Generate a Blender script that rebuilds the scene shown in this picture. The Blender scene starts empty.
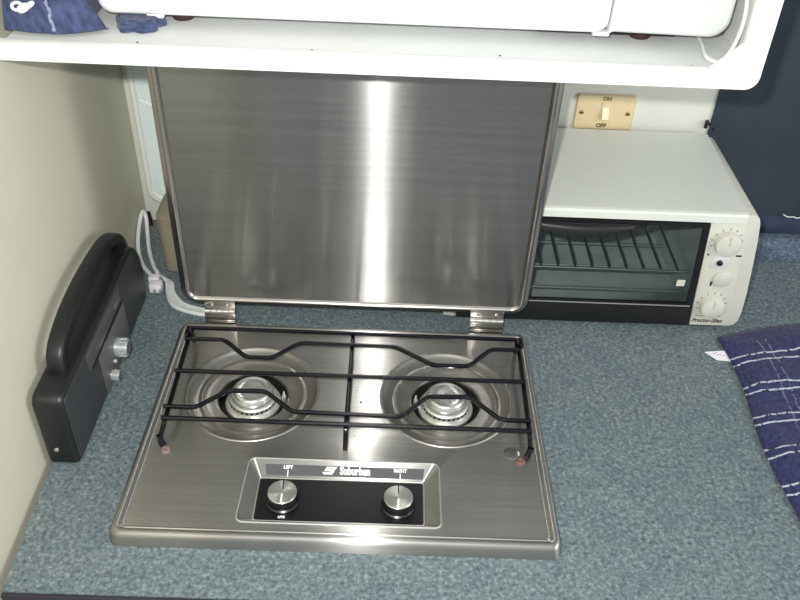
import bpy, bmesh, math, random
from mathutils import Vector, Matrix
PI = math.pi
random.seed(7)
scene = bpy.context.scene
COL = scene.collection

# ------------------------------------------------------------------ mesh helpers
class MB:
    def __init__(s):
        s.bm = bmesh.new()
    def box(s, x0, x1, y0, y1, z0, z1, bev=0.0, seg=2):
        b = bmesh.new()
        bmesh.ops.create_cube(b, size=1)
        for v in b.verts:
            v.co = Vector(((x0+x1)/2 + v.co.x*(x1-x0), (y0+y1)/2 + v.co.y*(y1-y0), (z0+z1)/2 + v.co.z*(z1-z0)))
        if bev > 0:
            bmesh.ops.bevel(b, geom=b.edges[:], offset=bev, segments=seg, profile=.5, affect='EDGES')
        s.merge(b)
        return s
    def merge(s, b, M=None):
        me = bpy.data.meshes.new('tmp')
        b.to_mesh(me); b.free()
        if M is not None: me.transform(M)
        s.bm.from_mesh(me)
        bpy.data.meshes.remove(me)
    def loft(s, loops, cap0=False, cap1=False, closed=False):
        L = [[s.bm.verts.new(p) for p in lp] for lp in loops]
        n = len(L[0])
        rng = range(len(L)) if closed else range(len(L)-1)
        for i in rng:
            a, b = L[i], L[(i+1) % len(L)]
            for k in range(n):
                s.bm.faces.new((a[k], a[(k+1) % n], b[(k+1) % n], b[k]))
        if cap0: s.bm.faces.new(list(reversed(L[0])))
        if cap1: s.bm.faces.new(L[-1])
        return L
    def tube(s, pts, r, n=10, closed=False, sx=1.0):
        pts = [Vector(p) for p in pts]
        loops = []
        N = len(pts)
        up = None
        for i, p in enumerate(pts):
            if closed:
                t = (pts[(i+1) % N]-pts[i-1]).normalized()
            else:
                t = (pts[min(i+1, N-1)]-pts[max(i-1, 0)]).normalized()
            if up is None:
                up = Vector((0, 0, 1)) if abs(t.z) < .9 else Vector((0, 1, 0))
            a = t.cross(up)
            if a.length < 1e-5: a = t.cross(Vector((1, 0, 0)))
            a.normalize(); up = a.cross(t).normalized()
            rr_ = r[i] if isinstance(r, (list, tuple)) else r
            loops.append([p + a*(math.cos(2*PI*k/n)*rr_*sx) + up*(math.sin(2*PI*k/n)*rr_) for k in range(n)])
        s.loft(loops, not closed, not closed, closed)
        return s
    def lathe(s, prof, c, n=48, axis='z', cap0=False, cap1=True):
        loops = []
        for r, h in prof:
            lp = []
            for k in range(n):
                a = 2*PI*k/n
                u, v = r*math.cos(a), r*math.sin(a)
                if axis == 'z': q = (c[0]+u, c[1]+v, c[2]+h)
                elif axis == 'x': q = (c[0]+h, c[1]+u, c[2]+v)
                else: q = (c[0]+u, c[1]+h, c[2]+v)
                lp.append(q)
            loops.append(lp)
        s.loft(loops, cap0, cap1)
        return s
    def prism(s, poly, a, b, axis='y', bev=0.0, seg=2):
        """extrude a closed 2d polygon along an axis from a to b"""
        m = bmesh.new()
        def P(u, v, w):
            return {'y': (u, w, v), 'x': (w, u, v), 'z': (u, v, w)}[axis]
        A = [m.verts.new(P(u, v, a)) for u, v in poly]
        B = [m.verts.new(P(u, v, b)) for u, v in poly]
        n = len(poly)
        m.faces.new(A); m.faces.new(list(reversed(B)))
        for k in range(n):
            m.faces.new((A[k], B[k], B[(k+1) % n], A[(k+1) % n]))
        bmesh.ops.recalc_face_normals(m, faces=m.faces[:])
        if bev > 0:
            e = [e for e in m.edges if (e.verts[0] in A) == (e.verts[1] in A)]
            bmesh.ops.bevel(m, geom=e, offset=bev, segments=seg, profile=.5, affect='EDGES')
        s.merge(m)
        return s
    def build(s, name, mat, parent=None, smooth=True, angle=35, recalc=True, weld=False):
        if weld: bmesh.ops.remove_doubles(s.bm, verts=s.bm.verts[:], dist=1e-6)
        if recalc: bmesh.ops.recalc_face_normals(s.bm, faces=s.bm.faces[:])
        me = bpy.data.meshes.new(name)
        s.bm.to_mesh(me); s.bm.free()
        return link(name, me, mat, parent, smooth, angle)

def link(name, me, mat, parent=None, smooth=True, angle=35):
    if smooth:
        me.polygons.foreach_set('use_smooth', [True]*len(me.polygons))
        me.set_sharp_from_angle(angle=math.radians(angle))
    me.materials.append(mat)
    o = bpy.data.objects.new(name, me)
    COL.objects.link(o)
    if parent is not None:
        # geometry is written in world space, so move it into the parent's frame
        w = Vector((0, 0, 0)); q = parent
        while q is not None:
            w += q.location; q = q.parent
        me.transform(Matrix.Translation(-w))
        o.parent = parent
    return o

def thing(name, label, cat, loc=(0, 0, 0), group=None):
    o = bpy.data.objects.new(name, None)
    o.empty_display_size = .02
    COL.objects.link(o)
    o.location = loc
    o['label'] = label; o['category'] = cat
    if group: o['group'] = group
    return o
def tag(o, label, cat, group=None, kind=None):
    o['label'] = label; o['category'] = cat
    if group: o['group'] = group
    if kind: o['kind'] = kind
    return o
def struct(o):
    o['kind'] = 'structure'
    return o

def rr(x0, x1, y0, y1, r, n=8):
    """rounded rectangle, counter-clockwise"""
    out = []
    for cx, cy, a0 in ((x1-r, y1-r, 0), (x0+r, y1-r, PI/2), (x0+r, y0+r, PI), (x1-r, y0+r, 1.5*PI)):
        for k in range(n+1):
            a = a0+PI/2*k/n
            out.append((cx+r*math.cos(a), cy+r*math.sin(a)))
    return out
def ci(cx, cy, r, n=64):
    return [(cx+r*math.cos(2*PI*k/n), cy+r*math.sin(2*PI*k/n)) for k in range(n)]
def fill(mb, loops, z, axis='z'):
    """a flat plate bounded by the first loop with the others cut out of it"""
    m = bmesh.new()
    E_ = []
    for lp in loops:
        V = [m.verts.new((u, v, z) if axis == 'z' else (u, z, v)) for u, v in lp]
        for k in range(len(V)):
            E_.append(m.edges.new((V[k], V[(k+1) % len(V)])))
    bmesh.ops.triangle_fill(m, edges=E_, use_beauty=True)
    mb.merge(m)
def smooth_path(pts, n=8, closed=False):
    P = [Vector(p) for p in pts]
    out = []
    N = len(P)
    for i in range(N if closed else N-1):
        if closed:
            p0, p1, p2, p3 = P[i-1], P[i], P[(i+1) % N], P[(i+2) % N]
        else:
            p0, p1, p2, p3 = P[max(i-1, 0)], P[i], P[i+1], P[min(i+2, N-1)]
        for k in range(n):
            t = k/n
            out.append(.5*((2*p1)+(-p0+p2)*t+(2*p0-5*p1+4*p2-p3)*t*t+(-p0+3*p1-3*p2+p3)*t**3))
    if not closed: out.append(P[-1])
    return out
def fillet(pts, r, n=5):
    P = [Vector(p) for p in pts]
    out = [P[0]]
    for i in range(1, len(P)-1):
        a, b = P[i-1]-P[i], P[i+1]-P[i]
        d = min(r, a.length*.45, b.length*.45)
        A, B = P[i]+a.normalized()*d, P[i]+b.normalized()*d
        for k in range(n+1):
            t = k/n
            out.append(A*(1-t)**2+P[i]*2*t*(1-t)+B*t*t)
    out.append(P[-1])
    return out
def text(name, body, size, M, mat, parent, sx=1.0, bold=0.0, depth=.0002, shear=0.0):
    cu = bpy.data.curves.new(name, 'FONT')
    cu.body = body; cu.size = size; cu.align_x = 'CENTER'; cu.align_y = 'CENTER'
    cu.offset = bold; cu.extrude = depth; cu.shear = shear; cu.resolution_u = 4
    o = bpy.data.objects.new(name, cu)
    COL.objects.link(o)
    dg = bpy.context.evaluated_depsgraph_get()
    me = bpy.data.meshes.new_from_object(o.evaluated_get(dg))
    bpy.data.objects.remove(o); bpy.data.curves.remove(cu)
    me.materials.clear()
    me.transform(M @ Matrix.Diagonal((sx, 1, 1, 1)))
    return link(name, me, mat, parent, False)
def frame(origin, xdir, ydir):
    x = Vector(xdir).normalized(); y = Vector(ydir).normalized(); z = x.cross(y)
    M = Matrix((x, y, z)).transposed().to_4x4()
    M.translation = Vector(origin)
    return M

# ------------------------------------------------------------------ materials
def lin(c):
    return tuple(((v/255)/12.92 if v/255 <= .04045 else ((v/255+.055)/1.055)**2.4) for v in c)+(1,)
def new_mat(name):
    m = bpy.data.materials.new(name); m.use_nodes = True
    nt = m.node_tree
    return m, nt, nt.nodes['Principled BSDF']
def N(nt, t, **kw):
    n = nt.nodes.new(t)
    for k, v in kw.items():
        if k in n.inputs: n.inputs[k].default_value = v
        else: setattr(n, k, v)
    return n
def ramp(nt, src, stops):
    r = nt.nodes.new('ShaderNodeValToRGB')
    el = r.color_ramp.elements
    while len(el) < len(stops): el.new(.5)
    for e, (p, c) in zip(el, stops):
        e.position = p; e.color = c
    nt.links.new(src, r.inputs[0])
    return r
def coords(nt, scale=(1, 1, 1)):
    tc = nt.nodes.new('ShaderNodeTexCoord')
    mp = nt.nodes.new('ShaderNodeMapping')
    mp.inputs['Scale'].default_value = scale
    nt.links.new(tc.outputs['Object'], mp.inputs[0])
    return mp.outputs[0]
def plain(name, c, rough=.5, metal=0.0, var=.06, scale=60, bump=0.0, spec=.5, coat=0.0):
    m, nt, b = new_mat(name)
    co = coords(nt)
    n = N(nt, 'ShaderNodeTexNoise', Scale=scale, Detail=4.0)
    nt.links.new(co, n.inputs['Vector'])
    a = lin(c)
    lo = tuple(v*(1-var) for v in a[:3])+(1,); hi = tuple(min(1, v*(1+var)) for v in a[:3])+(1,)
    r = ramp(nt, n.outputs[0], [(.3, lo), (.7, hi)])
    nt.links.new(r.outputs[0], b.inputs['Base Color'])
    b.inputs['Roughness'].default_value = rough
    b.inputs['Metallic'].default_value = metal
    b.inputs['Specular IOR Level'].default_value = spec
    b.inputs['Coat Weight'].default_value = coat
    if bump:
        bp = N(nt, 'ShaderNodeBump', Strength=bump, Distance=.001)
        nt.links.new(n.outputs[0], bp.inputs['Height'])
        nt.links.new(bp.outputs[0], b.inputs['Normal'])
    return m
def brushed(name, c, rough, aniso, tangent=(1, 0, 0), second=.4, mix=.3, stain=0.12, grain=(4, 300, 300), radial=False):
    """brushed stainless steel: reflections smeared across the grain"""
    m, nt, b = new_mat(name)
    nt.nodes.remove(b)
    out = nt.nodes['Material Output']
    g = N(nt, 'ShaderNodeBsdfAnisotropic'); g.inputs['Roughness'].default_value = rough
    g.inputs['Anisotropy'].default_value = aniso
    t = N(nt, 'ShaderNodeCombineXYZ', X=tangent[0], Y=tangent[1], Z=tangent[2])
    if radial: t = N(nt, 'ShaderNodeTangent', direction_type='RADIAL', axis='Z')
    nt.links.new(t.outputs[0], g.inputs['Tangent'])
    g2 = N(nt, 'ShaderNodeBsdfAnisotropic'); g2.inputs['Roughness'].default_value = second
    co = coords(nt, grain)
    n = N(nt, 'ShaderNodeTexNoise', Scale=1.0, Detail=3.0)
    nt.links.new(co, n.inputs['Vector'])
    co2 = coords(nt, (1, 1, 1))
    n2 = N(nt, 'ShaderNodeTexNoise', Scale=14.0, Detail=5.0)
    nt.links.new(co2, n2.inputs['Vector'])
    a = lin(c)
    r1 = ramp(nt, n.outputs[0], [(.25, tuple(v*.9 for v in a[:3])+(1,)), (.75, tuple(min(1, v*1.1) for v in a[:3])+(1,))])
    r2 = ramp(nt, n2.outputs[0], [(.3, (1-stain,)*3+(1,)), (.6, (1, 1, 1, 1))])
    mx = N(nt, 'ShaderNodeMix', data_type='RGBA', blend_type='MULTIPLY'); mx.inputs[0].default_value = 1
    nt.links.new(r1.outputs[0], mx.inputs[6]); nt.links.new(r2.outputs[0], mx.inputs[7])
    for q in (g, g2): nt.links.new(mx.outputs[2], q.inputs['Color'])
    ms = N(nt, 'ShaderNodeMixShader'); ms.inputs[0].default_value = mix
    nt.links.new(g.outputs[0], ms.inputs[1]); nt.links.new(g2.outputs[0], ms.inputs[2])
    nt.links.new(ms.outputs[0], out.inputs['Surface'])
    return m
def laminate(name, tint=(1, 1, 1)):
    m, nt, b = new_mat(name)
    co = coords(nt)
    v = N(nt, 'ShaderNodeTexNoise', Scale=210.0, Detail=3.0, Roughness=.7)
    w = N(nt, 'ShaderNodeTexVoronoi', Scale=230.0)
    n3 = N(nt, 'ShaderNodeTexNoise', Scale=22.0, Detail=3.0)
    for q in (v, w, n3): nt.links.new(co, q.inputs['Vector'])
    T = lambda c: tuple(x*t for x, t in zip(lin(c)[:3], tint))+(1,)
    r = ramp(nt, v.outputs[0], [(.28, T((66, 76, 80))), (.43, T((93, 107, 111))), (.57, T((111, 126, 130))), (.74, T((148, 160, 162)))])
    r2 = ramp(nt, w.outputs['Color'], [(0, (.72, .74, .78, 1)), (.5, (1, 1, 1, 1)), (1, (1.22, 1.22, 1.2, 1))])
    r3 = ramp(nt, n3.outputs[0], [(.3, (.9, .92, .96, 1)), (.7, (1.05, 1.05, 1.03, 1))])
    mx = N(nt, 'ShaderNodeMix', data_type='RGBA', blend_type='MULTIPLY'); mx.inputs[0].default_value = 1
    my = N(nt, 'ShaderNodeMix', data_type='RGBA', blend_type='MULTIPLY'); my.inputs[0].default_value = 1
    nt.links.new(r.outputs[0], mx.inputs[6]); nt.links.new(r2.outputs[0], mx.inputs[7])
    nt.links.new(mx.outputs[2], my.inputs[6]); nt.links.new(r3.outputs[0], my.inputs[7])
    nt.links.new(my.outputs[2], b.inputs['Base Color'])
    b.inputs['Roughness'].default_value = .34
    b.inputs['Specular IOR Level'].default_value = .3
    return m
def towel_mat(name, base, stripes=1.0):
    """terry cloth; white stripe pairs woven along the cloth's own UV"""
    m, nt, b = new_mat(name)
    uv = N(nt, 'ShaderNodeUVMap', uv_map='cloth')
    sp = nt.nodes.new('ShaderNodeSeparateXYZ'); nt.links.new(uv.outputs[0], sp.inputs[0])
    n = N(nt, 'ShaderNodeTexNoise', Scale=160.0, Detail=4.0)
    nt.links.new(uv.outputs[0], n.inputs['Vector'])
    n5 = N(nt, 'ShaderNodeTexNoise', Scale=35.0, Detail=4.0)
    nt.links.new(uv.outputs[0], n5.inputs['Vector'])
    a = lin(base)
    r = ramp(nt, n.outputs[0], [(.3, tuple(v*.55 for v in a[:3])+(1,)), (.7, tuple(v*1.4 for v in a[:3])+(1,))])
    cur = r.outputs[0]
    def mth(op, x, y=None, z=None):
        q = nt.nodes.new('ShaderNodeMath'); q.operation = op
        for i, w in enumerate((x, y, z)):
            if w is None: continue
            if isinstance(w, (int, float)): q.inputs[i].default_value = w
            else: nt.links.new(w, q.inputs[i])
        return q.outputs[0]
    def pair(coord, period, phase, sep, hw, strength, wob):
        global_c = mth('ADD', coord, mth('MULTIPLY', mth('SUBTRACT', n5.outputs[0], .5), wob))
        fr = mth('MULTIPLY', mth('FRACT', mth('DIVIDE', mth('ADD', global_c, phase), period)), period)
        out = None
        for c in (period/2-sep/2, period/2+sep/2):
            d = mth('ABSOLUTE', mth('SUBTRACT', fr, c))
            k = mth('LESS_THAN', d, hw)
            out = k if out is None else mth('MAXIMUM', out, k)
        return mth('MULTIPLY', out, strength)
    if stripes:
        gaps = mth('GREATER_THAN', n.outputs[0], .42)
        for co, per, ph, sep, hw, st, wob in ((sp.outputs[1], .0575, .0555, .0130, .0014, .9*stripes, .009), (sp.outputs[0], .09, .075, .013, .0010, .22*stripes, .012)):
            f = mth('MULTIPLY', mth('MULTIPLY', pair(co, per, ph, sep, hw, st, wob), gaps), mth('LESS_THAN', sp.outputs[1], .352))
            mx = N(nt, 'ShaderNodeMix', data_type='RGBA')
            nt.links.new(f, mx.inputs[0]); nt.links.new(cur, mx.inputs[6]); mx.inputs[7].default_value = lin((182, 187, 198))
            cur = mx.outputs[2]
    nt.links.new(cur, b.inputs['Base Color'])
    b.inputs['Roughness'].default_value = .95
    b.inputs['Specular IOR Level'].default_value = .1
    b.inputs['Sheen Weight'].default_value = .15
    bp = N(nt, 'ShaderNodeBump', Strength=.7, Distance=.002)
    nt.links.new(n.outputs[0], bp.inputs['Height']); nt.links.new(bp.outputs[0], b.inputs['Normal'])
    return m
def glass_mat(name, tint, refl=.06):
    m, nt, b = new_mat(name)
    nt.nodes.remove(b)
    tr = N(nt, 'ShaderNodeBsdfTransparent', Color=lin(tint))
    gl = N(nt, 'ShaderNodeBsdfAnisotropic'); gl.inputs['Roughness'].default_value = .08
    fr = N(nt, 'ShaderNodeFresnel', IOR=1.45)
    ms = nt.nodes.new('ShaderNodeMixShader')
    nt.links.new(fr.outputs[0], ms.inputs[0]); nt.links.new(tr.outputs[0], ms.inputs[1]); nt.links.new(gl.outputs[0], ms.inputs[2])
    nt.links.new(ms.outputs[0], nt.nodes['Material Output'].inputs['Surface'])
    return m

M = {}
M['steel'] = brushed('brushed_steel', (176, 174, 170), .26, .74, second=.55, mix=.35, stain=.10)
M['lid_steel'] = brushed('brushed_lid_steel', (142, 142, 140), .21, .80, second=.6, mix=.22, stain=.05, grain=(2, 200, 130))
M['rim_steel'] = brushed('polished_rim_steel', (176, 171, 166), .17, 0, second=.4, mix=.3)
M['rim_glint'] = plain('rim_glint_steel', (225, 223, 218), .3, .8, .03)  # lightened steel for the flash highlights along the recess edges
M['bowl_steel'] = brushed('spun_bowl_steel', (168, 165, 160), .30, 0, second=.5, mix=.5)
M['chrome'] = plain('chrome', (232, 232, 228), .24, .9, .04)
M['alu'] = plain('cast_aluminium', (228, 227, 222), .34, .85, .08, 120)
M['knob_face'] = brushed('spun_knob_face', (220, 219, 213), .28, .6, second=.5, mix=.35, stain=.05, radial=True)
M['grate'] = plain('black_enamel_wire', (8, 6, 14), .2, 0, .1, spec=.4)
M['pit'] = plain('dark_burner_well', (16, 15, 14), .8)
M['black_gloss'] = plain('black_panel', (17, 17, 19), .3, 0, .1, 40)
M['grey_strip'] = plain('grey_name_strip', (72, 72, 76), .4, 0, .05)
M['ink_white'] = plain('white_lettering', (235, 235, 232), .5)
M['ink_grey'] = plain('dark_grey_lettering', (60, 60, 58), .6)
M['ink_brown'] = plain('brown_lettering', (92, 78, 52), .6)
M['rubber_pink'] = plain('pinkish_rubber', (112, 80, 78), .7, 0, .35, 300)
M['rubber_grey'] = plain('greyish_rubber', (122, 104, 97), .7, 0, .35, 300)
M['laminate'] = laminate('speckled_blue_laminate', (.97, .92, .90))
M['upstand'] = laminate('speckled_blue_upstand', (.80, .80, .96))
M['edge_dark'] = plain('dark_edge_strip', (44, 42, 52), .6)
M['cabinet'] = plain('grey_blue_cabinet', (62, 64, 74), .6)
M['wall'] = plain('cream_wall', (205, 201, 183), .6, 0, .02, 12)
M['wall_back'] = plain('pale_back_wall', (206, 208, 198), .6, 0, .02, 12)
M['floor'] = plain('grey_floor_vinyl', (92, 88, 84), .6, 0, .1, 8)
M['lit_paint'] = plain('white_paint_lit', (226, 228, 225), .45, 0, .02, 18)  # lighter copy of the cubby's white for its flash-lit front
M['white'] = plain('white_paint_dimmed', (196, 199, 197), .5, 0, .025, 18)  # cubby white darkened for faces turned away from the flash
M['white_gloss'] = plain('white_enamel', (216, 219, 218), .35, 0, .015, 18)
M['oven_white'] = plain('off_white_enamel', (192, 192, 182), .4, 0, .02, 30)
M['oven_top'] = plain('grey_white_enamel_top', (206, 210, 203), .45, 0, .02, 90)
M['knob_white'] = plain('white_plastic_knob', (196, 195, 184), .4, 0, .02)
M['oven_dark'] = plain('dark_oven_interior', (176, 181, 176), .45, 0, .15, 30)
M['oven_black'] = plain('black_oven_trim', (18, 19, 21), .4)
M['wire'] = plain('dull_rack_wire', (150, 152, 148), .4, .6)
M['dark_wire'] = plain('dark_rack_wire', (24, 27, 29), .5, .3)
M['glass'] = glass_mat('smoked_oven_glass', (242, 246, 246))
M['red_lamp'] = plain('dark_red_lens', (52, 14, 14), .2)
M['radio_black'] = plain('black_radio_plastic', (24, 26, 27), .42, 0, .08, 50)
M['radio_front'] = plain('charcoal_radio_front', (50, 53, 56), .5, 0, .06, 50)
M['radio_grey'] = plain('grey_radio_panel', (88, 88, 88), .45, 0, .05, 50)
M['radio_knob'] = plain('silver_radio_knob', (188, 194, 192), .35, .6, .05)
M['cream'] = plain('cream_switch_plate', (208, 190, 150), .45, 0, .03, 40)
M['cream_lever'] = plain('pale_cream_lever', (238, 226, 190), .4, 0, .02)
M['brass'] = plain('brass_screw', (150, 125, 72), .35, .8)
M['cord'] = plain('white_cord', (216, 220, 216), .45)
M['plug'] = plain('white_plug', (228, 226, 232), .45)
M['pane'] = plain('frosted_pane', (226, 238, 235), .35, 0, .03, 9)
M['frame_white'] = plain('white_frame', (228, 232, 224), .4, 0, .02)
M['curtain'] = plain('navy_curtain_cloth', (54, 61, 70), .9, 0, .08, 14, spec=.1)
M['hem'] = plain('navy_hem', (60, 69, 88), .9, 0, .1, 40, spec=.1)
M['navy_towel'] = towel_mat('navy_towel', (50, 52, 86))
M['blue_cloth'] = towel_mat('blue_cloth', (64, 72, 100), 0)
M['pale_yarn'] = plain('pale_yarn', (128, 134, 156), .9, 0, .25, 300)
M['foot_brown'] = plain('brown_rubber', (52, 30, 30), .6)
M['gap_black'] = plain('black_plastic', (20, 20, 24), .5)
M['tan'] = plain('brownish_grey_plastic', (138, 131, 112), .4, 0, .06, 30)
M['crumb'] = plain('dark_crumb', (52, 44, 36), .9)

# ------------------------------------------------------------------ the setting
WY = .65                                   # face of the back wall
mb = MB()
mb.prism([(-.0995, -.9), (-.1225, WY+.03), (-.17, WY+.03), (-.15, -.9)], -.9, 1.35, 'z')
struct(mb.build('wall_left', M['wall'], smooth=False))
struct(MB().box(-.17, 1.6, WY, WY+.04, -.9, 1.35).build('wall_back', M['wall_back'], smooth=False))
struct(MB().box(-.17, 1.6, -1.6, WY+.04, -.94, -.9).build('floor', M['floor'], smooth=False))

# framed frosted pane on the back wall, left of the raised lid
w = thing('window_1', '', '', (0, WY, .2)); del w['label'], w['category']; w['kind'] = 'structure'
mb = MB()
prof = [(0, 0), (.0, .006), (.003, .009), (.008, .009), (.011, .004), (.011, 0)]
loops = [[(u, WY-.0003-d, v) for u, v in rr(-.113+i, .22-i, .038+i, .44-i, .022, 6)] for i, d in prof]
mb.loft(loops, closed=False)
mb.build('window_frame', M['frame_white'], w)
mb = MB()
loops = [[(u, WY-.0004-d, v) for u, v in rr(-.104+i, .21-i, .047+i, .43-i, .02, 6)] for i, d in ((0, 0), (0, .004), (.0015, .005), (.012, .005), (.0135, .0035))]
mb.loft(loops, False, True)
mb.build('window_pane', M['pane'], w)
mb = MB()
arc = [(-.10+.2*t, WY-.0055, .225-.045*math.sin(PI*min(1, t*1.6)*.5)) for t in [k/20 for k in range(21)]]
mb.tube(arc, .0012, 6)
mb.build('window_catch', M['frame_white'], w)

# ------------------------------------------------------------------ worktop and the cabinet below it
wt = thing('worktop', 'long blue-grey speckled laminate worktop carrying the hob, radio and oven', 'worktop', (.55, .27, 0))
CUT = rr(.012, .488, .012, .351, .01, 3)
outer = [(-.1014, -.0695), (1.45, -.0695), (1.45, .648), (-.1219, .648)]
mb = MB()
fill(mb, [outer, CUT], 0)
fill(mb, [outer, CUT], -.03)
mb.loft([[(u, v, 0) for u, v in outer], [(u, v, -.03) for u, v in outer]])
mb.loft([[(u, v, 0) for u, v in CUT], [(u, v, -.03) for u, v in CUT]])
mb.build('worktop_board', M['laminate'], wt, smooth=False, weld=True)
MB().box(-.1015, 1.45, -.0742, -.0697, -.034, -.0012, .001).build('edge_strip', M['edge_dark'], wt)
MB().box(.845, 1.45, .590, .608, .0003, .047, .0015).build('upstand', M['upstand'], wt)
cab = thing('base_cabinet', 'dark grey base cabinet under the worktop front edge', 'cabinet', (.55, .27, -.9))
MB().box(-.09, 1.44, -.03, -.012, -.895, -.0345, .002).build('front_panel', M['cabinet'], cab)
MB().box(-.09, -.07, -.0118, .6, -.895, -.0345, .002).build('side_panel', M['cabinet'], cab)
MB().box(1.42, 1.44, -.0118, .6, -.895, -.0345, .002).build('side_panel', M['cabinet'], cab)

# ------------------------------------------------------------------ the two-burner hob
W_, D_ = .50, .363
ZP = .0145
hob = thing('gas_hob', 'stainless steel two-burner gas hob with its lid raised', 'hob', (.25, .18, 0))
mb = MB()
prof = [(-.0016, .0004), (-.0012, .002), (.0006, .0125), (.0025, .0162), (.005, .0178), (.0078, .018), (.0098, .0172), (.0108, .0158), (.0122, .0152), (.0132, .0160), (.0145, .0158), (.0156, ZP)]
loops = []
def flare(lp):     # the pressing widens a little towards its front edge
    return [(u+(u-.28)*.022*(1-v/D_), v-.0070*(1-v/D_)) for u, v in lp]
for i, z in prof:
    loops.append([(u, v, z) for u, v in flare(rr(i, W_-i, i, D_-i, max(.004, .013-i*.6), 8))])
mb.loft(loops)
inner = flare(rr(.0156, W_-.0156, .0156, D_-.0156, max(.004, .013-.0156*.6), 8))
burners = [(.1225, .227), (.380, .2285)]
RB = .0885
RO = rr(.133, .3685, .0185, .113, .008, 6)
def skew(lp):      # the recess is a little narrower at its back edge
    return [(u+(.003 if u < .25 else -.001)*((v-.0185)/.0945), v) for u, v in lp]
RO = skew(RO)
fill(mb, [inner]+[ci(cx, cy, RB, 72) for cx, cy in burners]+[RO], ZP)
RI = rr(.1505, .3495, .0285, .0905, .003, 6)
rim0 = [(u, v, ZP) for u, v in RO]
def mixl(a, b, t): return [(p[0]*(1-t)+q[0]*t, p[1]*(1-t)+q[1]*t) for p, q in zip(a, b)]
mb.loft([rim0, [(u, v, ZP+.0009) for u, v in mixl(RO, RI, .05)], [(u, v, ZP+.0004) for u, v in mixl(RO, RI, .1)],
         [(u, v, .0058) for u, v in mixl(RO, RI, .93)], [(u, v, .0056) for u, v in mixl(RO, RI, .97)], [(u, v, .0044) for u, v in RI]], False, True)
mb.build('hob_top', M['steel'], hob, weld=True, angle=40)
MB().tube([(u, v, ZP+.0004) for u, v in RO], .0010, 8, closed=True).build('recess_glint', M['rim_glint'], hob)  # bright tube added to draw the flash highlight round the recess
MB().tube([(u, v, .0050) for u, v in RI], .0007, 8, closed=True).build('panel_glint', M['rim_glint'], hob)  # thinner highlight tube added round the recess floor
# spun bowls
for cx, cy in burners:
    mb = MB()
    p = [(.0888, ZP-.0002), (.0885, ZP+.0003), (.0872, ZP+.0012), (.0858, ZP+.0010), (.0842, ZP-.0006), (.080, ZP-.0028), (.0735, ZP-.0058), (.0695, ZP-.0068), (.068, ZP-.0058), (.0665, ZP-.0058), (.065, ZP-.0072), (.056, ZP-.0085), (.050, ZP-.0092), (.0475, ZP-.0094), (.0460, ZP-.0108), (.0457, ZP-.014)]
    mb.lathe(p, (cx, cy, 0), 72, cap1=False)
    bowl = mb.build('burner_bowl', M['bowl_steel'], hob, angle=50)
    mb = MB()
    mb.lathe([(.0456, ZP-.0138), (.0454, -.024), (.0, -.024)][:2], (cx, cy, 0), 48)
    mb.build('burner_well', M['pit'], bowl)
for cx, cy in burners:
    by = cy-.002
    b0 = thing('burner', '', '', (cx, by, 0)); del b0['label'], b0['category']
    b0.parent = hob; b0.location = Vector((cx, by, 0))-hob.location
    mb = MB()
    mb.lathe([(.030, -.023), (.0362, -.006), (.0372, -.0035), (.0365, -.0012), (.034, 0), (.0325, -.0006), (.032, .0005)], (cx, by, 0), 56)
    mb.build('burner_base', M['alu'], b0)
    mb = MB()
    mb.lathe([(.0305, .0006), (.0308, .0022), (.0315, .0026), (.0315, .0088), (.0305, .0102), (.0282, .0112)], (cx, by, 0), 56)
    mb.build('flame_ring', M['alu'], b0)
    mb = MB()
    for k in range(30):
        a = 2*PI*k/30
        t = bmesh.new(); bmesh.ops.create_cube(t, size=1)
        R_ = Matrix.Translation((cx+.0315*math.cos(a), by+.0315*math.sin(a), .0058)) @ Matrix.Rotation(a, 4, 'Z') @ Matrix.Diagonal((.0009, .0026, .0032, 1))
        mb.merge(t, R_)
    mb.build('flame_slots', M['pit'], b0, smooth=False)
    mb = MB()
    mb.lathe([(.0285, .0113), (.0282, .0155), (.0268, .0178), (.0258, .0182), (.0252, .0196), (.0236, .0216), (.022, .0222), (.0205, .0217), (.0195, .0210), (.012, .0208), (.004, .0212), (.003, .0226), (.0, .0228)][:-1], (cx, by, 0), 56)
    mb.build('burner_cap', M['chrome'], b0)
    mb = MB()     # spark igniter standing beside the burner
    sx_ = .0405 if cx < .25 else -.0400
    mb.lathe([(.0032, -.02), (.0032, .004), (.002, .006), (.0012, .012)], (cx+sx_, by+.006, 0), 14)
    mb.build('igniter', M['alu'], b0)
# control strip
cp = MB().prism(rr(.152, .348, .030, .0893, .003, 4), .0046, .0058, 'z').build('control_panel', M['black_gloss'], hob)
# sloping name strip on the recess's rear wall (from the floor edge up to the top edge)
def slope(u, t, lift=.0004):
    y0, z0, y1, z1 = .0905, .0055, .1085, .0140
    n = Vector((0, -(z1-z0), (y1-y0))).normalized()
    return Vector((u, y0+(y1-y0)*t, z0+(z1-z0)*t))+n*lift
mb = MB()
a, b = slope(.158, .2, .0002), slope(.348, .2, .0002)
c, d = slope(.350, .86, .0002), slope(.156, .86, .0002)
nn = Vector((0, -.43, .9)).normalized()*.0005
lo = [v-nn*.4 for v in (a, b, c, d)]; hi = [v+nn for v in (a, b, c, d)]
mb.loft([lo, hi], True, True)
strip = mb.build('name_strip', M['grey_strip'], hob, smooth=False)
yd = slope(0, 1)-slope(0, 0)
def onstrip(u, t): return frame(slope(u, t, .0009), (1, 0, 0), yd)
text('hob_lettering', 'Suburban', .0135, onstrip(.2655, .56), M['ink_white'], strip, sx=.72, bold=.0006)
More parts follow.
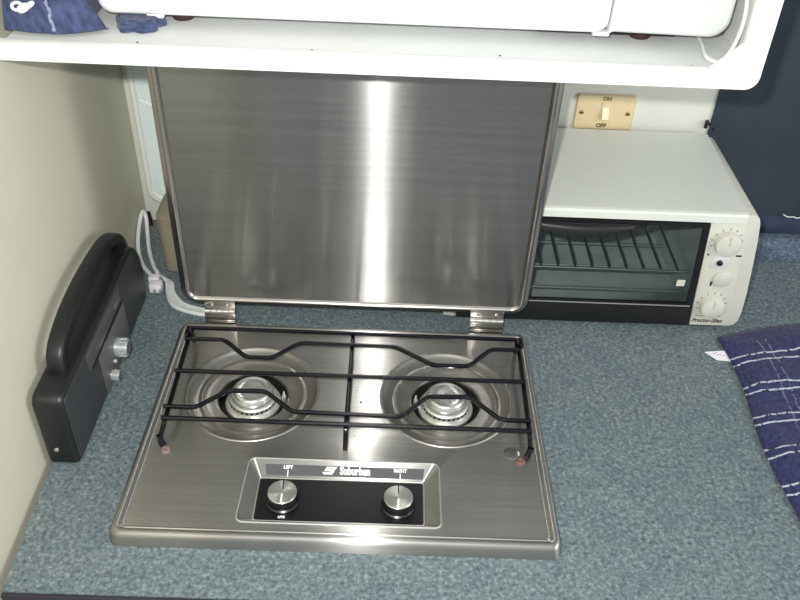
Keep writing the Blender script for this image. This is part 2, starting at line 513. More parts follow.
# the slanted double-stroke S mark before the name
mb = MB()
S = [[(-.9, -.95), (.62, -.95), (1.05, -.1), (1.0, .1), (-.1, .1), (-.02, .3), (1.25, .3), (1.5, .95), (-.35, .95), (-.8, .05), (-.75, -.12), (.35, -.12), (.28, -.38), (-1.2, -.38)]]
Mx = onstrip(.2335, .56)
for poly in S:
    pts = [Mx @ Vector((u*.0066, v*.0050, 0)) for u, v in poly]
    up = (Mx.to_3x3() @ Vector((0, 0, 1)))*.0003
    mb.loft([[q-up for q in pts], [q+up for q in pts]], True, True)
mb.build('hob_emblem', M['ink_white'], strip, smooth=False)
for u, s_ in ((.184, 'LEFT'), (.3205, 'RIGHT')):
    text('knob_lettering', s_, .0058, onstrip(u, .68), M['ink_white'], strip, sx=.95, bold=.00025)
    mb = MB()
    P0 = slope(u, .1, .0009); P1 = slope(u, .5, .0009)
    mb.tube([P0, P1], .0007, 6)
    mb.build('knob_mark', M['ink_white'], strip)
for kx, ky in ((.1825, .0575), (.3185, .0555)):
    mb = MB()
    mb.lathe([(.0205, .0060), (.0205, .0085), (.0185, .0100), (.0178, .0195), (.0172, .0205)], (kx, ky, 0), 40)
    kn = mb.build('control_knob', M['black_gloss'], hob)
    mb = MB()
    mb.lathe([(.0172, .0206), (.0172, .0215), (.0165, .0221), (.010, .0219), (.0, .0219)][:-1], (kx, ky, 0), 40)
    mb.build('knob_face', M['knob_face'], kn)
    t = MB().box(kx-.0008, kx+.0008, ky-.0158, ky-.003, .0219, .0224)
    t.build('pointer', M['ink_white'], kn)
    t = MB().box(kx-.0007, kx+.0007, ky+.004, ky+.0165, .0219, .0224)
    t.build('pointer_groove', M['gap_black'], kn)
text('panel_lettering', 'LITE', .0042, frame((.1835, .0335, .0060), (1, 0, 0), (0, 1, 0)), M['ink_white'], cp, bold=.0002)
# rubber grommets near the front corners of the grate, a round scorch ring by the right one
for gx, gy in ((.0315, .1205), (.469, .1205)):
    mb = MB()
    mb.lathe([(.0058, ZP), (.0055, ZP+.0022), (.0043, ZP+.0034), (.0022, ZP+.0032), (.0016, ZP+.0015)], (gx, gy, 0), 20)
    mb.build('grommet', M['rubber_grey' if gx < .2 else 'rubber_pink'], hob)
mb = MB(); mb.lathe([(.0105, ZP+.0001), (.0095, ZP+.0006), (.0085, ZP+.0003), (.001, ZP+.0003)], (.4595, .159-.024, 0), 32)
mb.build('grate_socket', M['rim_steel'], hob)
# lid: a shallow pressed pan standing up behind the hob
LZ0, LZ1, LY = .039, .427, .376
lid = thing('lid', '', '', (0, 0, 0)); del lid['label'], lid['category']; lid.parent = hob; lid.location = Vector((.25, LY, LZ0))-hob.location
prof = [(.0145, LY+.0006), (.0132, LY-.0008), (.0118, LY-.0030), (.0102, LY-.0036), (.0088, LY-.0028), (.0076, LY-.0002), (.0062, LY+.0008), (.0035, LY+.0012), (.0014, LY+.0024), (.0003, LY+.005), (0, LY+.010), (.0008, LY+.0125), (.003, LY+.0135)]
mb = MB()
loops = []
for i, y in prof:
    loops.append([(u, y, v) for u, v in rr(i, W_-i, LZ0+i, LZ1-i, max(.010, .025-i*.95), 10)])
mb.loft(loops, False, True)
mb.build('lid_rim', M['rim_steel'], lid, angle=60)
mb = MB()
i = .0143
lp = rr(i, W_-i, LZ0+i, LZ1-i, max(.010, .025-i*.95), 10)
mb.loft([[(u, LY+.0032, v) for u, v in lp], [(u, LY+.0006, v) for u, v in lp], [(u, LY+.0002, v) for u, v in rr(i+.0012, W_-i-.0012, LZ0+i+.0012, LZ1-i-.0012, .006, 10)]], True, True)
mb.build('lid_panel', M['lid_steel'], lid, angle=8)
# hinges
for x0, x1 in ((.0335, .0775), (.4175, .466)):
    mb = MB()
    mb.box(x0, x1, .3660, .3672, .0165, .0330, .0004)
    mb.box(x0, x1, .3640, .3672, .0135, .0165, .0004)
    mb.box(x0, x1, .3705, .3722, .0330, .0500, .0004)
    h = mb.build('hinge', M['rim_steel'], hob)
    mb = MB()
    n_ = 5
    for k in range(n_):
        a = x0+(x1-x0)*k/n_+.0004; b = x0+(x1-x0)*(k+1)/n_-.0004
        mb.lathe([(.001, a), (.0032, a), (.0032, b), (.001, b)], (0, .3680, .0335), 14, axis='x', cap0=True)
    mb.build('hinge_barrel', M['chrome'], h)
    for rx in (x0+.011, x1-.011):
        MB().lathe([(.0026, 0), (.0024, -.0010), (.0012, -.0016)], (rx, .3704, .0445), 14, axis='y').build('rivet', M['chrome'], h)

# ------------------------------------------------------------------ the wire pan grate
gr = thing('pan_grate', 'black wire pan grate spanning both burners of the hob', 'grate', (.25, .22, ZP))
rw = .0031
ZG = .050
MB().tube([(.022, .311, ZG), (.485, .310, ZG)], rw, 10).build('cross_bar', M['grate'], gr)
MB().tube([(.024, .225, ZG), (.4815, .2265, ZG)], rw, 10).build('cross_bar', M['grate'], gr)
MB().tube([(.026, .1415, ZG), (.480, .1400, ZG)], rw, 10).build('cross_bar', M['grate'], gr)
MB().tube(fillet([(.024, .2880, ZG), (.078, .2880, ZG), (.112, .2550, ZG), (.146, .2550, ZG), (.180, .2870, ZG), (.311, .2865, ZG), (.361, .2520, ZG), (.409, .2530, ZG), (.440, .2880, ZG), (.481, .2890, ZG)], .008), rw, 10).build('bent_bar', M['grate'], gr)
MB().tube(fillet([(.024, .1610, ZG), (.064, .1605, ZG), (.099, .1920, ZG), (.146, .1930, ZG), (.184, .1590, ZG), (.320, .1570, ZG), (.353, .1935, ZG), (.407, .1955, ZG), (.443, .1575, ZG), (.481, .1570, ZG)], .008), rw, 10).build('bent_bar', M['grate'], gr)
zs = ZG-2*rw+.0006
zf = ZP+rw+.0001
for x0, x1, xf in ((.0265, .0295, .0225), (.4805, .4785, .4815)):
    MB().tube(fillet([(x0, .3185, zf), (x0, .316, zs), (x1, .139, zs), (xf, .131, zf+.004), (xf+(.004 if xf < .2 else -.004), .127, zf)], .006), rw, 10).build('side_bar', M['grate'], gr)
    MB().tube([(xf+(.0005 if xf < .2 else -.0005), .1315, zf+.012), (xf+(.002 if xf < .2 else -.002), .129, zf+.004), (xf+(.0046 if xf < .2 else -.0046), .1262, zf)], .0042, 10).build('foot_tip', M['grate'], gr)
    # coil clip binding the bars at the rear corner
    MB().lathe([(.0052, -.007), (.0058, -.005), (.0058, .005), (.0052, .007)], (x0, .305, ZG-.003), 14, axis='y', cap0=True).build('clip', M['grate'], gr)
MB().tube(fillet([(.251, .316, zs), (.2515, .139, zs), (.2515, .1285, zf)], .006), rw*.9, 10).build('centre_bar', M['grate'], gr)

# ------------------------------------------------------------------ dark crumbs on the steel
mb = MB()
for cx, cy, r in ((.262, .262, .0016), (.267, .214, .0019), (.2605, .236, .001), (.272, .258, .001), (.285, .262, .0013), (.212, .268, .0011), (.207, .258, .0009), (.224, .243, .0008), (.205, .114, .001), (.275, .185, .0009), (.262, .155, .0009), (.19, .014+.1, .0008), (.105, .122, .0008)):
    if abs(cx-.251) < .004: continue
    t = bmesh.new(); bmesh.ops.create_icosphere(t, subdivisions=1, radius=r)
    mb.merge(t, Matrix.Translation((cx, cy, ZP+r*.4)) @ Matrix.Diagonal((1, .9, .5, 1)))
tag(mb.build('crumbs', M['crumb']), 'dark burnt crumbs scattered on the steel between the burners', 'crumbs', kind='stuff')

# ------------------------------------------------------------------ the radio by the left wall
rd = thing('portable_radio', 'black portable radio with an arched carrying handle against the left wall', 'radio', (-.09, .27, 0))
XF = -.071
def radio_outline(i=0.0, z0=.0005):
    pts = []
    def arc(cx, cy, r, a0, a1, n):
        for k in range(n+1):
            a = math.radians(a0+(a1-a0)*k/n); pts.append((cx+(r-i)*math.cos(a), cy+(r-i)*math.sin(a)))
    y0, y1, z1 = .104, .437, .113
    arc(y1-.042, z1-.042, .042, 0, 90, 10)
    arc(y0+.014, z1-.014, .014, 90, 180, 6)
    arc(y0+.008, z0+.008, .008, 180, 270, 5)
    arc(y1-.016, z0+.016, .016, 270, 360, 6)
    return pts
mb = MB()
XB = -.1075
loops = [[(x, u+(0), v) for u, v in radio_outline(i)] for x, i in ((XB, .004), (XB+.001, .0015), (XB+.003, .0003), (XB+.006, 0), (XF-.006, 0), (XF-.003, .0008), (XF-.001, .0025), (XF, .0048))]
mb.loft(loops, True, True)
mb.build('body', M['radio_black'], rd, angle=50)
mb = MB()
loops = [[(x, u, v) for u, v in radio_outline(i)] for x, i in ((XF-.0003, .0052), (XF+.0009, .0054), (XF+.0014, .007))]
mb.loft(loops, True, True)
mb.build('front_panel', M['radio_front'], rd)
# arched handle, a flat band
mb = MB()
path = smooth_path([(.1550, .107), (.1560, .122), (.163, .1340), (.179, .1425), (.210, .1500), (.247, .1535), (.288, .1535), (.335, .1500), (.370, .1445), (.395, .1350), (.411, .121), (.416, .105)], 6)
loops = []
hx0, hx1 = -.1010, -.0800
for k, q in enumerate(path):
    a = path[max(k-1, 0)]; b = path[min(k+1, len(path)-1)]
    t = Vector((b[0]-a[0], b[1]-a[1])).normalized(); n = Vector((-t.y, t.x))
    th = .0085
    u = Vector((q[0], q[1]))
    sec = rr(-(hx1-hx0)/2, (hx1-hx0)/2, -th, th, .005, 3)
    loops.append([((hx0+hx1)/2+s_, (u+n*e).x, (u+n*e).y) for s_, e in sec])
mb.loft(loops, True, True)
mb.build('handle', M['radio_black'], rd, angle=50)
XP = XF+.0014
MB().box(XP-.001, XP+.0016, .188, .327, .079, .1045, .0012).build('tuning_window', M['grey_strip'], rd)
MB().box(XP-.001, XP+.0022, .198, .330, .0745, .0785, .0008).build('cassette_slot', M['gap_black'], rd)
MB().box(XP-.001, XP+.0012, .222, .335, .006, .073, .0008).build('tuner_panel', M['radio_grey'], rd)
MB().box(XP, XP+.0032, .300, .316, .0865, .0935, .001).build('band_switch', M['radio_grey'], rd)
def radio_knob(y, z, r, L):
    mb = MB()
    mb.lathe([(r*1.15, 0), (r*1.15, L*.25), (r, L*.3), (r, L*.92), (r*.88, L)], (XP+.0012, y, z), 28, axis='x')
    for k in range(14):
        a = 2*PI*k/14
        mb.tube([(XP+.0012+L*.32, y+r*math.cos(a), z+r*math.sin(a)), (XP+.0012+L*.9, y+r*math.cos(a), z+r*math.sin(a))], r*.09, 5)
    kn = mb.build('tuning_knob' if r > .009 else 'volume_knob', M['radio_knob'], rd)
    MB().lathe([(r*.8, L), (r*.78, L+.0005)], (XP+.0012, y, z), 20, axis='x').build('knob_cap', M['radio_grey'], kn)
radio_knob(.281, .036, .0122, .016)
radio_knob(.247, .0165, .0068, .010)
MB().lathe([(.003, 0), (.003, .003), (.002, .004)], (XP+.0012, .262, .028), 14, axis='x').build('button', M['radio_knob'], rd)
MB().lathe([(.003, 0), (.0026, -.0012), (.0016, -.0012), (.0014, .0)], (-.094, .1041, .028), 16, axis='y').build('socket', M['alu'], rd)
MB().box(-.090, -.078, .1030, .1042, .008, .016, .0004).build('socket_cover', M['gap_black'], rd)

# ------------------------------------------------------------------ toaster oven
ov = thing('toaster_oven', 'white toaster oven with a dark glass door and two dials on the right', 'toaster oven', (.6, .52, 0))
OF, OB = .4070, .636                       # front and back of the body
def shear(o_x, z):                          # the case leans out a little towards its foot
    return o_x+.0120*(1-(z-.008)/.19)
def oven_poly(x0, x1, z0, z1, r=.0):
    return [(shear(x0, z0), z0), (shear(x1, z0), z0), (shear(x1, z1), z1), (x0, z1)]
# side shell: right side as a bowed band, left side hidden behind the lid
mb = MB()
sec = []
for z, x in ((.008, .814), (.0100, .8215), (.018, .8265), (.035, .8275), (.070, .825), (.120, .8190), (.165, .8130), (.192, .8080), (.200, .8050), (.2055, .7985)):
    sec.append((x, z))
inn = [(.7885, .2055), (.7885, .008)]
mb.prism(sec+inn, OF, OB-.002, 'y', .0015)
sh = mb.build('side_shell', M['oven_white'], ov)
mb = MB()
mb.prism([(.383, .010), (.400, .008), (.400, .2), (.392, .2)], OF, OB-.002, 'y', .001)
mb.build('side_shell', M['oven_white'], ov)
# top plate with its turned-down front lip (rises a touch to the back)
mb = MB()
A = [(.386, OF-.003, .1935), (.7878, OF-.003, .1935), (.7878, OF-.003, .2035), (.386, OF-.003, .2035)]
B = [(.386, OF-.0005, .1935), (.7878, OF-.0005, .1935), (.7878, OF-.0005, .2062), (.386, OF-.0005, .2062)]
Cc = [(.386, OF+.004, .2025), (.7878, OF+.004, .2025), (.7878, OF+.004, .2072), (.386, OF+.004, .2072)]
Dd = [(.386, OB, .2045), (.792, OB, .2045), (.792, OB, .2092), (.386, OB, .2092)]
mb.loft([A, B, Cc, Dd], True, True)
mb.build('top_plate', M['oven_top'], ov, smooth=False)
MB().box(.4005, .798, OB-.006, OB-.002, .010, .1985).build('back_panel', M['oven_white'], ov)
MB().box(.4005, .822, OF+.003, OB-.0065, .008, .0110).build('bottom_plate', M['oven_white'], ov)
# cavity
mb = MB()
x0, x1, y0, y1, z0, z1 = .405, .742, OF+.004, OB-.012, .030, .190
q = [(x0, y0, z0), (x1, y0, z0), (x1, y0, z1), (x0, y0, z1)]; r_ = [(x0, y1, z0), (x1, y1, z0), (x1, y1, z1), (x0, y1, z1)]
mb.loft([q, r_], False, True)
mb.build('cavity', M['oven_dark'], ov, smooth=False)
mb = MB()
mb.prism(oven_poly(.4005, .7385, .1885, .1935), OF+.0005, OF+.006, 'y')
mb.build('door_header', M['oven_black'], ov, smooth=False)
# control panel
mb = MB()
pp = [(.7545, .0095), (.812, .0095), (.8105, .03), (.7885, .193), (.7405, .193)]
mb.prism(pp, OF-.0015, OF+.002, 'y', .0008)
cpn = mb.build('control_panel', M['knob_white'], ov)
mb = MB()
mb.prism([(.7505, .0445), (.7545, .0445), (.7425, .192), (.7385, .192)], OF-.004, OF+.001, 'y', .0006)
mb.build('panel_trim', M['oven_white'], ov)
mb = MB()      # crumb tray front under the door
mb.prism([(.402, .010), (.7535, .010), (.7500, .0435), (.402, .0435)], OF-.0035, OF+.004, 'y', .001)
mb.build('crumb_tray', M['oven_black'], ov)
# door
mb = MB()
fo = [(.404, .045), (.7490, .045), (.7380, .192), (.404, .192)]
fi = [(.412, .0515), (.7400, .0515), (.7300, .1865), (.412, .1865)]
loops = [[(u, OF+.0000, v) for u, v in fo], [(u, OF-.0045, v) for u, v in fo], [(u, OF-.0045, v) for u, v in fi], [(u, OF, v) for u, v in fi]]
mb.loft(loops, closed=True)
door = mb.build('door', M['oven_black'], ov, smooth=False)
mb = MB(); mb.prism(fi, OF-.003, OF-.0012, 'y')
mb.build('door_glass', M['glass'], door, smooth=False)
mb = MB(); mb.tube([(.406, OF-.0048, .0475), (.745, OF-.0048, .0475)], .0011, 8)
mb.build('door_trim', M['wire'], door)
# handle: a shallow drooping bow along the top of the door
mb = MB()
top_, bot = [], []
cx0, cx1 = .478, .652
n_ = 24
loops = []
for k in range(n_+1):
    t = k/n_
    x = cx0+(cx1-cx0)*t
    s_ = math.sin(PI*t)
    zt = .1880; zb = .1855-.0150*s_
    yo = OF-.006-.011*s_
    loops.append([(x, OF-.0044, zt), (x, yo+.004, zt), (x, yo, (zt+zb)/2+.002), (x, yo, zb+.001), (x, yo+.003, zb), (x, OF-.0044, zb+.003)])
mb.loft(loops, True, True)
mb.build('door_handle', M['oven_black'], door, angle=60)
# rack
mb = MB()
zr = .098
for k in range(13):
    x = .420+k*.025
    mb.tube([(x, OF+.014, zr), (x, OB-.02, zr)], .0019, 6)
rk = mb.build('oven_rack', M['dark_wire'], ov)
mb = MB()
for y in (OF+.014, OF+.020, OB-.02):
    MB().tube([(.410, y, zr-.0015), (.738, y, zr-.0015)], .0014, 6).build('rack_rail', M['wire'], rk)
for y, z in ((OF+.022, .054), (OF+.075, .054), (OF+.14, .054)):
    MB().tube([(.407, y, z), (.740, y, z)], .0026, 8).build('heating_rod', M['wire'], ov)
MB().box(.716, .728, OF-.0034, OF-.0030, .083, .094).build('glass_sticker', M['knob_white'], door)
def oven_dial(x, z, r):
    mb = MB()
    mb.lathe([(r, -.0016), (r*.98, -.009), (r*.93, -.0125), (r*.55, -.0145), (r*.2, -.0148)], (x, OF, z), 36, axis='y')
    kn = mb.build('dial', M['knob_white'], ov)
    mb = MB(); mb.box(x-.0008, x+.0008, OF-.0156, OF-.0130, z+.002, z+r*.85, .0002)
    mb.build('dial_pointer', M['oven_white'], kn)
    mb = MB()
    for k in range(9):
        a = math.radians(-20+27.5*k)
        c_, s_ = math.cos(a), math.sin(a)
        mb.tube([(x+c_*(r+.0015), OF-.0017, z+s_*(r+.0015)), (x+c_*(r+.0042), OF-.0017, z+s_*(r+.0042))], .00055, 5)
    mb.build('dial_marks', M['ink_grey'], cpn)
oven_dial(.7690, .1615, .0185)
oven_dial(.7770, .0500, .0180)
mb = MB(); mb.box(.757, .781, OF-.0024, OF-.0012, .116, .136, .0006); mb.build('lamp_surround', M['white'], ov)
mb = MB(); mb.lathe([(.0046, -.002), (.0042, -.005), (.002, -.0064)], (.7685, OF, .1262), 20, axis='y'); mb.build('indicator_lamp', M['red_lamp'], ov)
mb = MB(); mb.lathe([(.0135, -.0015), (.0132, -.0042), (.012, -.005)], (.7800, OF, .0975), 28, axis='y'); mb.build('push_button', M['oven_white'], ov)
for x, z, w_, h_ in ((.7465, .1390, .008, .0026), (.7925, .1385, .008, .0026), (.7665, .0880, .0026, .0075)):
    MB().box(x-w_/2, x+w_/2, OF-.0019, OF-.0014, z-h_/2, z+h_/2).build('panel_mark', M['gap_black'], cpn)
text('oven_lettering', 'Proctor-Silex', .0098, frame((.7790, OF-.0018, .0190), (1, 0, 0), (0, 0, 1)), M['ink_grey'], cpn, sx=.86, bold=.0002, shear=.15)
mb = MB(); mb.tube([(.759, OF-.0016, .0275), (.797, OF-.0016, .0275)], .0004, 5); mb.build('panel_line', M['ink_grey'], cpn)
for fx, fy in ((.43, .44), (.79, .44), (.43, .62), (.79, .62)):
    MB().lathe([(.009, .0004), (.008, .0082)], (fx, fy, 0), 16, cap0=True).build('foot', M['gap_black'], ov)

ov.location.x -= .002

# ------------------------------------------------------------------ white overhead cubby with the microwave
sh = thing('overhead_cubby', 'white open overhead cubby with a raised front lip above the hob', 'cabinet', (.28, .44, .455))
SX0, SX1, SY0, SY1, SZ = -.108, .671, .25, .648, .455
MB().box(SX0+.004, .6695, SY0+.0155, SY1, SZ, .4715, .0006).build('shelf_board', M['white'], sh)
MB().box(.6625, .6695, SY0+.0155, SY1, .4717, .86, .0006).build('side_panel', M['white'], sh)
MB().box(SX0+.004, .6695, SY0+.0155, SY1, .8602, .874, .0006).build('top_panel', M['white'], sh)
MB().box(SX0+.004, .662, SY1-.008, SY1, .4717, .86).build('back_panel', M['white'], sh)
poly = [(SX0, SZ)]
for k in range(7):
    a = -PI/2+PI/2*k/6; poly.append((SX1-.014+.014*math.cos(a), SZ+.014+.014*math.sin(a)))
poly += [(SX1-.004, .874), (.644, .874), (.648, .500), (.621, .474), (SX0, .474)]
mb = MB(); mb.prism(poly, SY0, SY0+.015, 'y', .0016, 2)
mb.build('front_frame', M['lit_paint'], sh)
for x in (.03, .21, .405, .605):
    MB().lathe([(.0015, 0), (.0012, .0005)], (x, .268+.01*random.random(), .4716), 10).build('screw', M['ink_grey'], sh)

mw = thing('microwave', 'white microwave oven standing in the overhead cubby', 'microwave', (.31, .45, .4716))
MF = .312
mb = MB()
def mwl(i, y): return [(u, y, v) for u, v in rr(-.018+i, .649-i, .4855+i, .80-i, .020, 8)]
mb.loft([mwl(.004, MF+.012), mwl(.0, MF+.016), mwl(0, .60), mwl(.004, .606)], True, True)
mb.build('body', M['white_gloss'], mw, angle=50)
mb = MB()
dl = lambda i, y: [(u, y, v) for u, v in rr(-.019+i, .5218-i, .4845+i, .80-i, .014, 8)]
mb.loft([dl(0, MF+.011), dl(0, MF+.005), dl(.0015, MF+.0015), dl(.005, MF)], True, True)
dr = mb.build('door', M['white_gloss'], mw, angle=50)
mb = MB(); mb.loft([[(u, MF-.0002, v) for u, v in rr(.03, .46, .56, .76, .01, 6)], [(u, MF-.001, v) for u, v in rr(.031, .459, .561, .759, .01, 6)]], True, True)
mb.build('door_window', M['gap_black'], dr)
mb = MB()
def dl(i, y):
    lp = rr(.5232+i, .650-i, .4845+i, .80-i, .020, 8)
    k = lp[:9]+[(.5232+i, .80-i)]*9+[(.5232+i, .4845+i)]*9+lp[27:]
    return [(u+(.0002*q if 9 <= q < 18 else 0), y, v+(.0002*(q-18) if 18 <= q < 27 else 0)) for q, (u, v) in enumerate(k)]
mb.loft([dl(0, MF+.011), dl(0, MF+.005), dl(.0015, MF+.0015), dl(.005, MF)], True, True)
mb.build('control_panel', M['white_gloss'], mw, angle=50)
mb = MB(); mb.box(.45, .60, MF+.020, MF+.05, .4775, .4852, .001); mb.build('gap_strip', M['gap_black'], mw)  # black strip standing in for the dark gap under the microwave
for fx in (.062, .565):
    for fy in (.345, .57):
        MB().lathe([(.011, 0), (.013, .004), (.013, .0143)], (fx, fy, .4717), 18, cap0=True).build('foot', M['foot_brown'], mw)
for x in (.030, .507):
    MB().box(x, x+.018, MF+.004, MF+.02, .4805, .4850, .001).build('door_catch', M['white_gloss'], mw)

# white mains lead looping down beside the microwave
mb = MB()
mb.tube(smooth_path([(.6560, .46, .64), (.6570, .38, .600), (.6575, .330, .553), (.6565, .300, .520), (.6510, .288, .493), (.6380, .2765, .4755), (.6290, .2755, .4743), (.6240, .290, .4743), (.630, .335, .4743), (.632, .40, .4743)], 8), .0021, 8)
mb.build('power_lead', M['cord'], mw)

# ------------------------------------------------------------------ cloths
def cloth(name, mat, nx, ny, f, uvs, thick, label, cat, parts=None):
    """f(u,v)->xyz for the upper face; uvs scales uv to metres"""
    m = bmesh.new()
    uvl = m.loops.layers.uv.new('cloth')
    V = [[m.verts.new(f(i/nx, j/ny)) for j in range(ny+1)] for i in range(nx+1)]
    for i in range(nx):
        for j in range(ny):
            fc = m.faces.new((V[i][j], V[i+1][j], V[i+1][j+1], V[i][j+1]))
            for lp, (a, b) in zip(fc.loops, ((i, j), (i+1, j), (i+1, j+1), (i, j+1))):
                lp[uvl].uv = (a/nx*uvs[0], b/ny*uvs[1])
    me = bpy.data.meshes.new(name); m.to_mesh(me); m.free()
    o = link(name, me, mat, None, True, 180)
    if thick:
        s = o.modifiers.new('Solidify', 'SOLIDIFY'); s.thickness = thick; s.offset = -1
    tag(o, label, cat)
    return o
from mathutils import noise as mn
def towel_f(u, v):
    x = .7935+.33*u; y = .01+.376*v
    x += .004*math.sin(v*9+1)*(1-u)
    z = .0055+.0045*(1+mn.noise(Vector((u*5, v*6, 3.1))))+.006*max(0, mn.noise(Vector((u*3+7, v*9, 1.7))))
    e = min(u, 1-u, v, 1-v)
    z = .0042+(z-.0042)*min(1, e*14)
    y += .085*u*v*v+.004*math.sin(u*6)
    return (x, y, z)
tw = cloth('towel', M['navy_towel'], 60, 70, towel_f, (.33, .376), .0036, 'navy blue towel with white stripes spread on the worktop at right', 'towel')
mb = MB(); mb.prism([(.764, .3530), (.777, .3370), (.7965, .3350), (.7965, .3560), (.791, .3570)], .0012, .0024, 'z')
lb = mb.build('care_tag', M['plug'], None, smooth=False); lb.parent = tw
mb = MB()
for k in range(3):
    mb.tube([(.775+.005*k, .349-.002*k, .0026), (.782+.005*k, .3525-.003*k, .0026)], .0003, 4)
mb.build('tag_lines', M['ink_grey'], lb)

def heap_f(u, v):
    # a crumpled towel pushed into the left end of the cubby
    y = .2785+.20*v; x = -.1095+(.1055-.026*min(1, v*14))*u
    y += -.004*math.sin(u*PI)+.012*(u-.5)**2+.013*max(0, (u-.5)/.5)**1.5*(1-v)
    e = min(1, min(v*5.0, (1-u)*9, (1-v)*6)+.02)
    z = .4735+(.060+.016*mn.noise(Vector((u*4, v*4, 5)))+.006*mn.noise(Vector((u*13, v*13, 2))))*(1-(1-max(0, min(1, e)))**2)
    return (x, y, z)
cl = cloth('towel', M['blue_cloth'], 44, 60, heap_f, (.10, .24), 0, 'crumpled blue towel heaped at the left end of the cubby shelf', 'towel')
def on_heap(u, z):
    for k in range(400):
        q = Vector(heap_f(u, k/400))
        if q.z >= z: return q
    return q
mb = MB()
for k, (u, z) in enumerate(((.20, .4985), (.27, .4970), (.34, .4995))):
    q = on_heap(u, z)+Vector((0, -.0015, .0005))
    mb.tube([(q.x+.0055*math.cos(a), q.y+.0015*math.sin(a), q.z+.0035*math.sin(a+k*.6)) for a in [2*PI*i/14 for i in range(14)]], .0017, 6, closed=True)
lo_ = mb.build('fringe_loops', M['plug'], None); lo_.parent = cl
mb = MB()
mb.tube([Vector(heap_f(.515+.0045*k+.010*math.sin(k*.9), .004+.0045*k))+Vector((0, -.0003, .0002)) for k in range(24)], [.0017+.0006*math.sin(k*2.1) for k in range(24)], 6)
st = mb.build('woven_stripe', M['pale_yarn'], None); st.parent = cl
def wad_f(u, v):
    a = 2*PI*u
    r = .95*math.sin(PI*.5*(1-v))**.55+.001
    k = 1+.10*math.sin(5*a)+.06*math.sin(9*a+1)
    x = .0215+.0265*r*k*math.cos(a); y = .318+.026*r*k*math.sin(a)
    z = .4722+.013*math.sin(PI*.5*v)**.8*(1+.15*mn.noise(Vector((x*90, y*90, 0))))
    return (x, y, min(z, .4832))
cloth('cloth', M['blue_cloth'], 48, 14, wad_f, (.12, .04), 0, 'small blue cloth wad tucked under the left front of the microwave', 'cloth')

# ------------------------------------------------------------------ switch on the back wall
sw = thing('switch_plate', 'cream wall switch plate above the toaster oven', 'switch', (.624, WY, .236))
mb = MB()
pl = lambda i, y: [(u, y, v) for u, v in rr(.5785+i, .6705-i, .2050+i, .2630-i, .004, 5)]
mb.loft([pl(0, WY-.0004), pl(0, WY-.004), pl(.0015, WY-.0062), pl(.004, WY-.0068)], True, True)
mb.build('plate', M['cream'], sw)
lv = MB().box(.6175, .6315, WY-.0082, WY-.006, .222, .2515, .0012).build('lever_surround', M['cream'], sw)
mb = MB(); mb.prism([(WY-.0083, .2250), (WY-.0165, .2275), (WY-.0140, .2330), (WY-.0083, .2440)], .6195, .6295, 'x', .0006)
mb.build('lever', M['cream_lever'], sw)
for x in (.588, .6605):
    mb = MB(); mb.lathe([(.0036, -.0066), (.0034, -.0080), (.002, -.0088)], (x, WY, .2345), 18, axis='y'); s_ = mb.build('screw', M['brass'], sw)
    MB().box(x-.003, x+.003, WY-.0092, WY-.0086, .2341, .2349).build('screw_slot', M['gap_black'], s_)
text('switch_lettering', 'ON', .0085, frame((.6245, WY-.0070, .2577), (1, 0, 0), (0, 0, 1)), M['ink_brown'], sw, bold=.0002)
text('switch_lettering', 'OFF', .0090, frame((.6225, WY-.0070, .2128), (1, 0, 0), (0, 0, 1)), M['ink_brown'], sw, bold=.0004)

# ------------------------------------------------------------------ navy curtain at the right
cu = thing('curtain', 'dark navy blue curtain hanging behind the right end of the worktop', 'curtain', (1.1, .625, .056))
m = MB()
prof = []
nx = 90
for i in range(nx+1):
    x = .7945+.70*i/nx
    y = .6425+.0030*math.sin(i*.30+2)+.0015*math.sin(i*.85+1)
    prof.append((x, y))
def cur(z): return [(x+(.790-.786)*0, y, z) for x, y in prof]
zs_ = [.020+k*(.95-.020)/12 for k in range(13)]
loops = [[(x, y, z) for x, y in prof]+[(x, y+.0025, z) for x, y in reversed(prof)] for z in zs_]
m.loft(loops, True, True)
m.build('curtain_cloth', M['curtain'], cu)
m = MB()
loops = [[(x, y-.0012, z) for x, y in prof[5:]]+[(x, y+.0001-.0002, z) for x, y in reversed(prof[5:])] for z in (.0195, .058)]
m.loft(loops, True, True)
m.build('hem_band', M['hem'], cu)
m = MB()
m.tube(smooth_path([(.957, .6370, .0660), (.962, .6370, .0625), (.969, .6370, .0610), (.976, .6370, .0615), (.981, .6370, .0595), (.988, .6370, .0610)], 4), .0010, 6)
m.build('pale_stitching', M['cord'], cu)
hk = MB()
hk.box(.7860, .7915, WY-.0045, WY-.0003, .2130, .2270, .0012)
hk.tube(smooth_path([(.7888, WY-.004, .225), (.7888, WY-.013, .2255), (.7930, WY-.017, .2225), (.7965, WY-.015, .2175)], 5), .0022, 8)
tag(hk.build('curtain_hook', M['gap_black']), 'small black hook on the back wall at the curtain edge', 'hook')

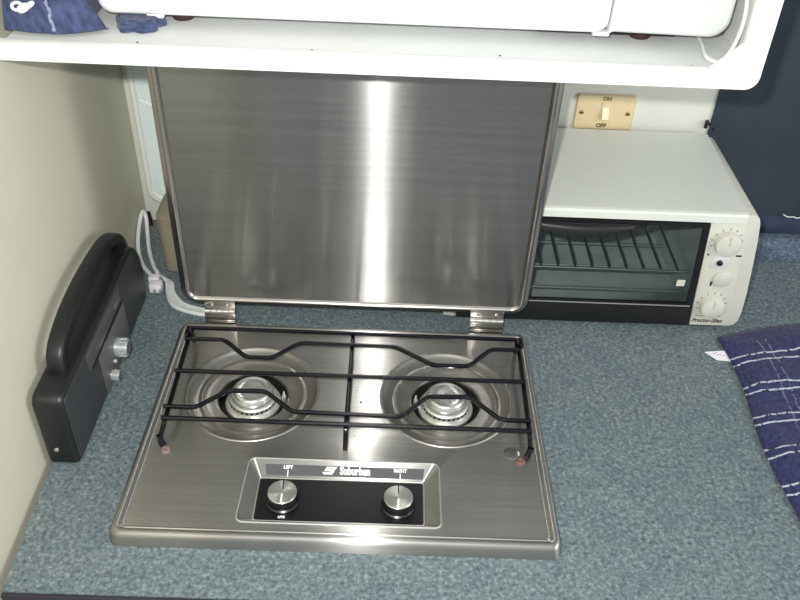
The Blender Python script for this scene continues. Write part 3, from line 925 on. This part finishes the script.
# ------------------------------------------------------------------ lead and plug in the left corner
pg = thing('plug_adaptor', 'white plug adaptor lying in the corner beyond the radio', 'plug', (-.068, .455, .001))
MB().box(-.0690, -.0500, .4440, .4600, .0008, .0160, .002).build('plug_body', M['plug'], pg)
MB().box(-.0740, -.0570, .4610, .4740, .0008, .0170, .002).build('socket_body', M['plug'], pg)
mb = MB()
for dx in (-.004, .004):
    mb.box(-.0560+dx, -.0535+dx, .4360, .4445, .0060, .0120, .0003)
mb.build('plug_pin', M['alu'], pg)
mb = MB()
mb.tube(smooth_path([(-.0655, .4755, .006), (-.078, .486, .006), (-.097, .513, .0065), (-.1115, .550, .012), (-.1160, .585, .030), (-.1120, .602, .046), (-.1075, .600, .036), (-.1030, .580, .016), (-.092, .543, .006), (-.077, .508, .0045), (-.068, .4925, .0045)], 8), .0034, 8)
cord = tag(mb.build('power_cord', M['cord']), 'white cord looping up from the plug adaptor against the left wall', 'cord')
MB().tube(smooth_path([(-.1065, .612, .040), (-.1045, .610, .028), (-.1035, .608, .016)], 4), .0030, 8).build('red_sleeve', M['red_lamp'], cord)
# flat curved plastic strip on the worktop
up_ = smooth_path([(-.066, .4925, 0), (-.052, .4815, 0), (-.037, .4700, 0), (-.029, .4470, 0), (-.009, .4215, 0), (.018, .4110, 0), (.032, .4104, 0)], 6)
dn_ = smooth_path([(-.0480, .4640, 0), (-.0470, .4560, 0), (-.0440, .4450, 0), (-.036, .4240, 0), (-.020, .4075, 0), (.014, .3952, 0), (.032, .3950, 0)], 6)
mb = MB()
n_ = len(up_)
loops = []
for a, b in zip(up_, dn_):
    m_ = (a+b)/2
    loops.append([(a.x, a.y, .0006), (a.x, a.y, .0035), ((a*.9+b*.1).x, (a*.9+b*.1).y, .0052), (m_.x, m_.y, .0036), ((a*.1+b*.9).x, (a*.1+b*.9).y, .0062), (b.x, b.y, .0045), (b.x, b.y, .0006)])
mb.loft(loops, True, True)
tag(mb.build('plastic_strip', M['cord'], angle=50), 'white curved plastic strip lying on the worktop behind the left lid hinge', 'plastic strip')
mb = MB()
tb = lambda i, z: [(u, v, z) for u, v in rr(-.061+i, .05-i, .500+i, .585-i, .016, 8)]
mb.loft([tb(.003, .0005), tb(0, .003), tb(0, .092), tb(.002, .097), tb(.006, .099)], True, True)
cn = mb.build('canister', M['tan'])
tag(cn, 'brownish grey canister half hidden behind the lower left edge of the lid', 'canister')
mb = MB()
tb = lambda i, z: [(u, v, z) for u, v in rr(-.0618+i, .0508-i, .4992+i, .5858-i, .0165, 8)]
mb.loft([tb(0, .0860), tb(0, .1005), tb(.002, .1025), tb(.006, .1035)], True, True)
mb.build('canister_lid', M['tan'], cn)

# ------------------------------------------------------------------ camera
cam = bpy.data.cameras.new('camera'); co = bpy.data.objects.new('camera', cam); COL.objects.link(co)
CP = Vector((.2991, -.5731, .8202))
Rm = Matrix(((0.999245, -0.036626, -0.012950), (0.012794, 0.625020, -0.780504), (0.036681, 0.779749, 0.625017)))
co.matrix_world = Matrix.Translation(CP) @ Rm.to_4x4()
cam.sensor_width = 36; cam.lens = 846.6375/800*36; cam.clip_start = .01
scene.camera = co

# ------------------------------------------------------------------ light: the camera's flash and soft cabin daylight
def area(name, loc, target, size, power, color=(1, 1, 1), shape='DISK', size_y=None):
    l = bpy.data.lights.new(name, 'AREA'); l.energy = power; l.color = color; l.shape = shape; l.size = size
    if size_y: l.size_y = size_y
    o = bpy.data.objects.new(name, l); COL.objects.link(o); o.location = loc
    o.rotation_euler = (Vector(target)-Vector(loc)).to_track_quat('-Z', 'Y').to_euler()
    return o
up = Rm @ Vector((0, 1, 0))
right = Rm @ Vector((1, 0, 0))
area('camera_flash', CP+up*.050-right*.040, (.30, .30, .12), .026, 12.5, (1, .99, .97))
area('cabin_light', (1.7, -.35, .62), (-.1, .35, .15), .8, 10.0, (1, 1, 1))
w = bpy.data.worlds.new('cabin_air'); scene.world = w; w.use_nodes = True
bg = w.node_tree.nodes['Background']; bg.inputs[0].default_value = (.95, .99, 1, 1); bg.inputs[1].default_value = .55
scene.view_settings.view_transform = 'Standard'
scene.view_settings.look = 'None'
scene.view_settings.exposure = 0
scene.view_settings.gamma = 1
scene.view_settings.use_curve_mapping = False
